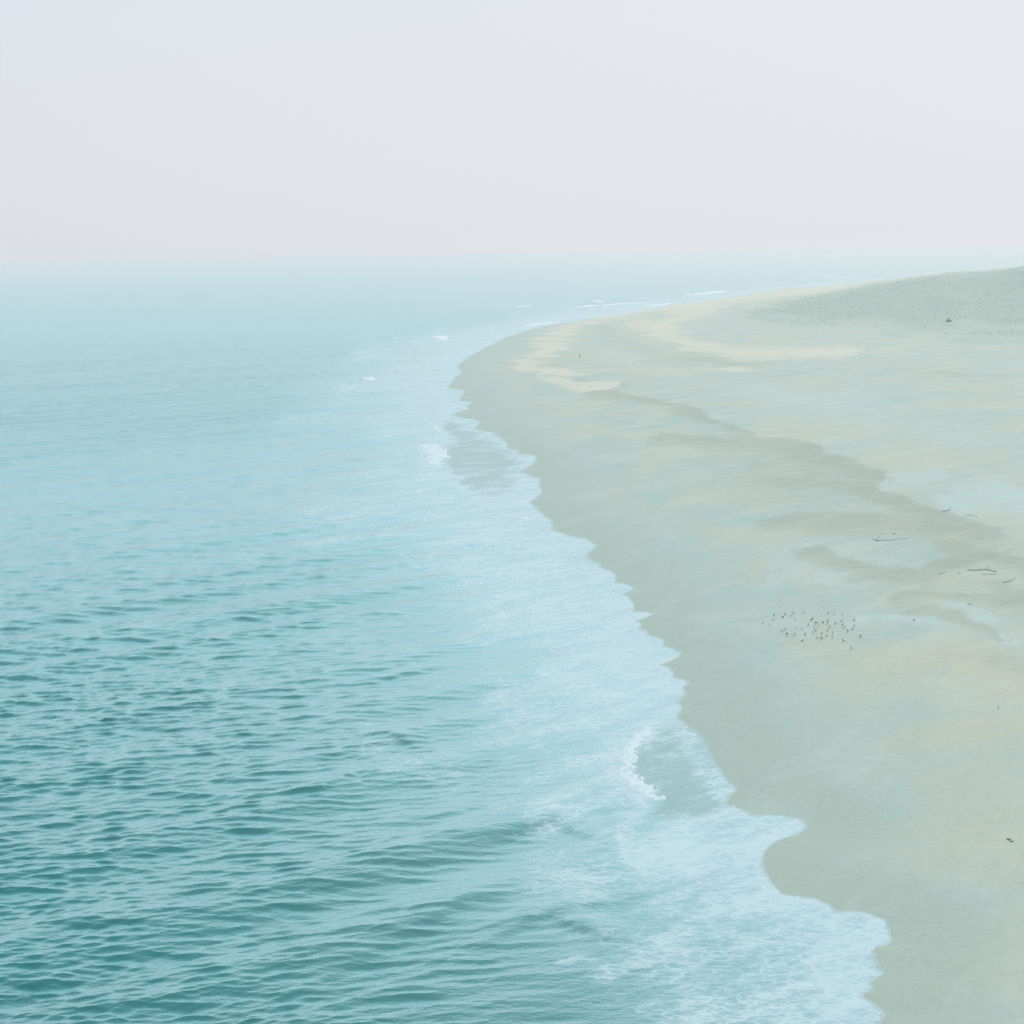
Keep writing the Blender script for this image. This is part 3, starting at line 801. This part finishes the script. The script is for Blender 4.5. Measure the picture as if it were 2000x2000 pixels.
def leg_mesh(s):
    bm = bmesh.new()
    bmesh.ops.create_cone(bm, cap_ends=True, segments=5, radius1=.010, radius2=.016, depth=.20, matrix=Matrix.Translation((.02, .045 * s, .10)))
    bmesh.ops.create_cone(bm, cap_ends=True, segments=3, radius1=.045, radius2=.03, depth=.012, matrix=Matrix.Translation((.045, .045 * s, .008)))
    me = bpy.data.meshes.new('leg'); bm.to_mesh(me); bm.free(); me.materials.append(M_BEAK)
    return me
BODY = {(h, k): bird_body(h, m) for h in (0, 1) for k, m in (('dark', M_BACK), ('pale', M_PALE))}
LEGS = [leg_mesh(-1), leg_mesh(1)]
BEAK = {0: cone_mesh('beak', (.225, 0, .425), (.30, 0, .405), .016, .004, M_BEAK), 1: cone_mesh('beak', (.0, .035, .372), (-.06, .045, .355), .014, .004, M_BEAK)}
CROP = 300 / 1932.0
BIRDS = [(255,425,'p'),(345,458,'p'),(393,338,'d'),(388,392,'p'),(535,322,'d'),(510,362,'d'),(638,305,'p'),(607,343,'p'),(658,363,'p'),(772,300,'p'),(530,507,'p'),(495,530,'p'),
(560,573,'d'),(670,495,'p'),(662,560,'p'),(650,580,'p'),(750,503,'p'),(790,577,'d'),(755,658,'d'),(828,457,'d'),(887,363,'p'),(870,394,'d'),(925,435,'d'),(960,463,'p'),(905,495,'p'),
(922,527,'p'),(890,545,'p'),(940,620,'p'),(995,630,'d'),(997,570,'d'),(1013,427,'d'),(1070,432,'d'),(1078,395,'p'),(1100,480,'d'),(1068,527,'p'),(1060,592,'p'),(1135,553,'p'),(1133,600,'p'),
(1080,308,'d'),(1153,318,'p'),(1257,318,'p'),(1170,438,'p'),(1247,413,'d'),(1262,452,'p'),(1283,487,'p'),(1325,533,'d'),(1380,513,'d'),(1408,470,'d'),(1403,400,'d'),(1485,603,'d'),
(1270,655,'d'),(1372,750,'d'),(1025,240,'p')]
BIRD_LABEL = {
    0: 'leftmost bird of the flock on the sand, small and pale grey', 1: 'pale grey bird second in from the left end of the flock',
    2: 'dark bird at the upper left corner of the flock, just above a paler one', 3: 'pale grey bird just below the dark one at the upper left of the flock',
    4: 'upper of two dark birds close together in the upper left of the flock', 5: 'lower of two dark birds close together in the upper left of the flock',
    9: 'pale bird alone along the top edge of the flock, left of the middle', 52: 'topmost bird of the flock, very pale, above all the others',
    12: 'dark bird at the lower left of the flock', 17: 'blackest bird low in the left half of the flock', 18: 'dark bird at the bottom edge of the flock, left of the middle',
    19: 'dark bird in the middle left of the flock with empty sand to its left', 28: 'dark bird lowest of the crowded middle of the flock',
    38: 'leftmost of three birds in a row along the upper right edge of the flock', 39: 'middle of three birds in a row along the upper right edge of the flock',
    40: 'rightmost of three birds in a row along the upper right edge of the flock', 42: 'dark bird right of the middle of the flock, above two paler ones',
    48: 'dark bird topmost of the column of four at the right end of the flock', 47: 'dark bird second from the top of the column at the right end of the flock',
    46: 'dark bird third from the top of the column at the right end of the flock', 45: 'dark bird lowest and leftmost of the column at the right end of the flock',
    49: 'rightmost bird of the flock, standing out beyond the others', 50: 'dark bird apart below the right half of the flock', 51: 'lowest bird of all, dark and alone below the flock',
}
BIRD_REF = {0: "the leftmost bird of the flock", 12: "the dark bird at the flock's lower left", 17: "the blackest bird low in the flock",
    18: "the dark bird at the flock's bottom edge", 19: "the dark bird left of the flock's middle", 28: "the lowest dark bird of the crowded middle",
    42: "the dark bird right of the flock's middle", 45: "the lowest bird of the flock's right-hand column", 9: "the lone pale bird on the flock's top edge",
    5: "the two dark birds at the flock's upper left", 49: "the rightmost bird of the flock", 38: "the leftmost of the row of three, upper right"}
def describe_birds():
    """name every other bird of the flock by its bearing from one that stands out"""
    todo = [i for i in range(len(BIRDS)) if i not in BIRD_LABEL]
    cand = []
    for i in todo:
        for r_ in BIRD_REF:
            dx, dy = BIRDS[i][0] - BIRDS[r_][0], BIRDS[i][1] - BIRDS[r_][1]
            side = ['right of', 'below right of', 'below', 'below left of', 'left of', 'above left of', 'above', 'above right of'][int(round(math.atan2(dy, dx) / (math.pi / 4))) % 8]
            cand.append((math.hypot(dx, dy), i, r_, side))
    cand.sort()
    used = {}
    for dist, i, r_, side in cand:
        if i in BIRD_LABEL:
            continue
        k = used.get((r_, side), 0)
        if k >= 2 or dist > 330:
            continue
        used[(r_, side)] = k + 1
        BIRD_LABEL[i] = '%s bird %s %s %s' % ('dark' if BIRDS[i][2] == 'd' else 'pale', ('next', 'second')[k], side, BIRD_REF[r_])
describe_birds()
def add_bird(px, py, tone, label, group, seed):
    g = random.Random(seed)
    tuck = 1 if g.random() < .4 else 0
    o = new_obj('bird', BODY[(tuck, 'dark' if tone == 'd' else 'pale')])
    o.location = stand(px, py + 2)
    o.rotation_euler = (0, 0, g.choice([0.6, 0.9, 0.3, 2.6, 3.6, 1.4]) + g.uniform(-.4, .4))
    s = g.uniform(0.86, 1.04) * (1.08 if tone == 'd' else .92)
    o.scale = (s, s, s)
    for lm in LEGS:
        new_obj('leg', lm, o)
    new_obj('beak', BEAK[tuck], o)
    tag(o, label, 'bird', group)
for i, (cx, cy, tone) in enumerate(BIRDS):
    add_bird(1450 + cx * CROP, 1150 + cy * CROP, tone, BIRD_LABEL[i], 'birds of the flock resting on the sand', 500 + i)
add_bird(1785, 1212, 'd', 'lone dark bird on pale damp sand, well to the right of the flock', None, 901)
add_bird(1950, 1382, 'p', 'lone pale bird on bare sand below right of the flock, near the edge', None, 902)

# ------------------------------------------------------------------ driftwood
M_WOOD = plain('driftwood', (0.27, 0.265, 0.225), 0.9, 0.45, 3.0)
def tube(bm, pts, r0, r1, n=7, seed=0):
    g = random.Random(seed)
    rows = []
    for i, p in enumerate(pts):
        p = Vector(p)
        td = (Vector(pts[min(i + 1, len(pts) - 1)]) - Vector(pts[max(i - 1, 0)])).normalized()
        q = td.to_track_quat('Z', 'Y')
        rr = r0 + (r1 - r0) * i / (len(pts) - 1)
        rows.append([bm.verts.new(p + q @ Vector((math.cos(k * 6.2832 / n), math.sin(k * 6.2832 / n), 0)) * rr * g.uniform(.8, 1.2)) for k in range(n)])
    for a, b in zip(rows[:-1], rows[1:]):
        for k in range(n):
            bm.faces.new((a[k], a[(k + 1) % n], b[(k + 1) % n], b[k]))
    bm.faces.new(list(reversed(rows[0]))); bm.faces.new(rows[-1])
def wood(name, stems, label, cat):
    """stems: list of (image pixel polyline, r0, r1, lift); the first is the trunk, the rest are branches of it"""
    root = None
    for k, (pts, r0, r1, lift) in enumerate(stems):
        r0, r1 = r0 * 0.5, r1 * 0.5
        W = []
        for a, b in zip(pts[:-1], pts[1:]):
            W += [(a[0] + (b[0] - a[0]) * t / 4, a[1] + (b[1] - a[1]) * t / 4) for t in range(4)]
        W.append(pts[-1])
        g = random.Random(len(label) + k)
        L = []
        for i, p in enumerate(W):
            x, y, z = stand(*p)
            L.append((x + g.uniform(-.06, .06), y + g.uniform(-.15, .15), z + r0 * 0.6 + lift * i / (len(W) - 1) + g.uniform(0, .05)))
        if root is None:
            org = Vector(L[0])
        bm = bmesh.new()
        tube(bm, [Vector(p) - org for p in L], r0, r1, 7, k + len(label))
        if root is None:
            root = bm_obj(name, bm, M_WOOD); root.location = org
            tag(root, label, cat, 'driftwood lying on the beach')
        else:
            bm_obj('branch', bm, M_WOOD, root)
wood('driftwood_branch', [([(1842,999),(1849,998),(1857,996)], .17, .10, 0), ([(1852,998),(1854,995),(1858,994)], .13, .06, .5)],
     'dark knobbed driftwood branch at the upper edge of the damp streak', 'driftwood')
wood('driftwood_branch', [([(1710,1057),(1728,1056),(1750,1054),(1776,1052)], .14, .06, 0), ([(1712,1056),(1717,1050),(1722,1047)], .12, .05, .4), ([(1713,1056),(1706,1053),(1701,1053)], .12, .06, .1)],
     'long forked driftwood branch lying on sand, its fork at the left end', 'driftwood')
wood('driftwood_log', [([(1891,1114),(1906,1114),(1922,1113),(1932,1114),(1946,1117)], .17, .11, 0), ([(1926,1114),(1929,1111),(1932,1110)], .12, .05, .45)],
     'longest dark driftwood log, lying level on sand near the right edge', 'driftwood')
wood('driftwood_stick', [([(1832,1122),(1839,1120),(1847,1119)], .12, .06, 0)], 'short driftwood stick left of the longest dark log', 'driftwood')
wood('driftwood_stick', [([(1871,1120),(1880,1120)], .09, .05, 0)], 'tiny driftwood stick between the short stick and the longest log', 'driftwood')
wood('driftwood_stick', [([(1918,1122),(1932,1122),(1947,1122)], .09, .05, 0)], 'thin driftwood stick lying just below the longest dark log', 'driftwood')
wood('driftwood_branch', [([(1959,1138),(1970,1136),(1984,1129)], .13, .06, 0), ([(1970,1136),(1976,1138)], .08, .04, .2)],
     'crooked driftwood branch below right of the longest log, by the dark damp streak', 'driftwood')
wood('driftwood_stick', [([(1887,1004),(1898,1007),(1911,1009)], .10, .05, 0)], 'thin driftwood stick slanting down right of the knobbed branch', 'driftwood')
wood('driftwood_stick', [([(1744,1043),(1750,1043)], .17, .12, .1)], 'stubby dark driftwood stump above the long forked branch', 'driftwood')
wood('driftwood_stick', [([(1890,1180),(1897,1181)], .12, .08, .05)], 'small dark stick beside the pale puddle of sand near the right edge', 'driftwood')

M_KELP = plain('seaweed', (0.14, 0.145, 0.115), 0.8, 0.4, 6)
for (px, py, s, lab) in ((1971, 1640, 1.0, 'upper of two dark seaweed clumps on bare sand at the right edge'), (1976, 1644, .8, 'lower of two dark seaweed clumps on bare sand at the right edge')):
    bm = bmesh.new()
    for k in range(6):
        a = rnd.uniform(0, 6.28)
        pts = [(math.cos(a) * q * .06 * s + math.sin(a * 3 + q) * .03, math.sin(a) * q * .06 * s, .03 + .05 * math.sin(q * 1.1 + k)) for q in range(6)]
        tube(bm, pts, .035 * s, .012, 5, k)
    lumpy(bm, (0, 0, .04), (.16 * s, .12 * s, .07), 3, 2, .3)
    o = bm_obj('seaweed_clump', bm, M_KELP)
    o.location = stand(px, py)
    tag(o, lab, 'seaweed', 'seaweed clumps washed up on the sand')

# ------------------------------------------------------------------ the far figure on the sand
def build_person():
    J = {'pelvis': (0, 0, .95, .15), 'belly': (0, 0, 1.12, .145), 'chest': (0, .01, 1.33, .165), 'neck': (0, 0, 1.50, .062), 'jaw': (0, .03, 1.58, .075), 'head': (0, .01, 1.69, .092), 'crown': (0, 0, 1.76, .06)}
    E = [('pelvis', 'belly'), ('belly', 'chest'), ('chest', 'neck'), ('neck', 'jaw'), ('jaw', 'head'), ('head', 'crown')]
    for s, n in ((-1, 'l'), (1, 'r')):
        J.update({'hip' + n: (.09 * s, 0, .88, .105), 'knee' + n: (.11 * s, .03 - .02 * s, .48, .068), 'ankle' + n: (.12 * s, -.02 + .04 * s, .09, .045), 'toe' + n: (.13 * s, .13 + .04 * s, .04, .04),
                  'sh' + n: (.19 * s, 0, 1.41, .07), 'elb' + n: (.25 * s, -.02, 1.14, .048), 'wri' + n: (.23 * s, .06, .90, .034), 'hand' + n: (.22 * s, .09, .80, .036)})
        E += [('pelvis', 'hip' + n), ('hip' + n, 'knee' + n), ('knee' + n, 'ankle' + n), ('ankle' + n, 'toe' + n), ('chest', 'sh' + n), ('sh' + n, 'elb' + n), ('elb' + n, 'wri' + n), ('wri' + n, 'hand' + n)]
        for k in range(4):
            J['f%d' % k + n] = (.215 * s, .075 + .018 * k, .70 + .012 * abs(k - 1.5), .010); E.append(('hand' + n, 'f%d' % k + n))
        J['th' + n] = (.19 * s, .13, .77, .011); E.append(('hand' + n, 'th' + n))
    keys = list(J)
    me = bpy.data.meshes.new('body')
    me.from_pydata([J[k][:3] for k in keys], [(keys.index(a), keys.index(b)) for a, b in E], [])
    o = bpy.data.objects.new('tmp', me); C.objects.link(o)
    o.modifiers.new('s', 'SKIN')
    for i, k in enumerate(keys):
        me.skin_vertices[0].data[i].radius = (J[k][3], J[k][3])
    me.skin_vertices[0].data[0].use_root = True
    o.modifiers.new('d', 'SUBSURF').levels = 1
    res = bpy.data.meshes.new_from_object(o.evaluated_get(bpy.context.evaluated_depsgraph_get()))
    bpy.data.objects.remove(o)
    skin = plain('skin', (0.35, 0.24, 0.18), 0.6, .1); cloth = plain('dark_clothes', (0.05, 0.055, 0.06), 0.9, .3)
    hairm = plain('hair', (0.04, 0.03, 0.025), 0.8, .3)
    res.materials.clear(); res.materials.append(cloth); res.materials.append(skin)
    for p in res.polygons:
        c = p.center
        p.material_index = 1 if (c.z > 1.52 or (c.z < .88 and abs(c.x) > .19 and c.z > .6)) else 0
        p.use_smooth = True
    o = new_obj('person', res)
    bm = bmesh.new()
    lumpy(bm, (0, -.02, 1.735), (.105, .115, .085), 8, 2, .06)
    bm_obj('hair', bm, hairm, o)
    bm = bmesh.new()
    lumpy(bm, (0, .115, 1.66), (.017, .03, .028), 9, 1, .05)
    bm_obj('nose', bm, skin, o)
    o.location = stand(1132, 699)
    o.rotation_euler = (0, 0, 2.4)
    o.scale = (1.1, 1.1, 1.1)
    tag(o, 'tiny dark figure standing alone on the pale sand of the far beach', 'person')
build_person()

# ------------------------------------------------------------------ haze
S = 75000.0
hz0, hz1 = -2.8, CAM_H + 2.0
vsx = [(a * S, b * S, c) for c in (hz0, hz1) for a, b in ((-1, -1), (1, -1), (1, 1), (-1, 1))]
me = bpy.data.meshes.new('haze')
me.from_pydata(vsx, [], [(3, 2, 1, 0), (4, 5, 6, 7), (0, 1, 5, 4), (1, 2, 6, 5), (2, 3, 7, 6), (3, 0, 4, 7)])
hm = bpy.data.materials.new('haze'); hm.use_nodes = True
ht = hm.node_tree; ht.nodes.clear()
pv = ht.nodes.new('ShaderNodeVolumePrincipled'); ho = ht.nodes.new('ShaderNodeOutputMaterial')
pv.inputs['Color'].default_value = (*HAZE_COLOR, 1)
pv.inputs['Density'].default_value = HAZE_DENSITY
pv.inputs['Anisotropy'].default_value = 0.15
ht.links.new(pv.outputs[0], ho.inputs['Volume'])
me.materials.append(hm)
tag(new_obj('haze', me), 'pale sea mist over the far water and beach', kind='stuff')
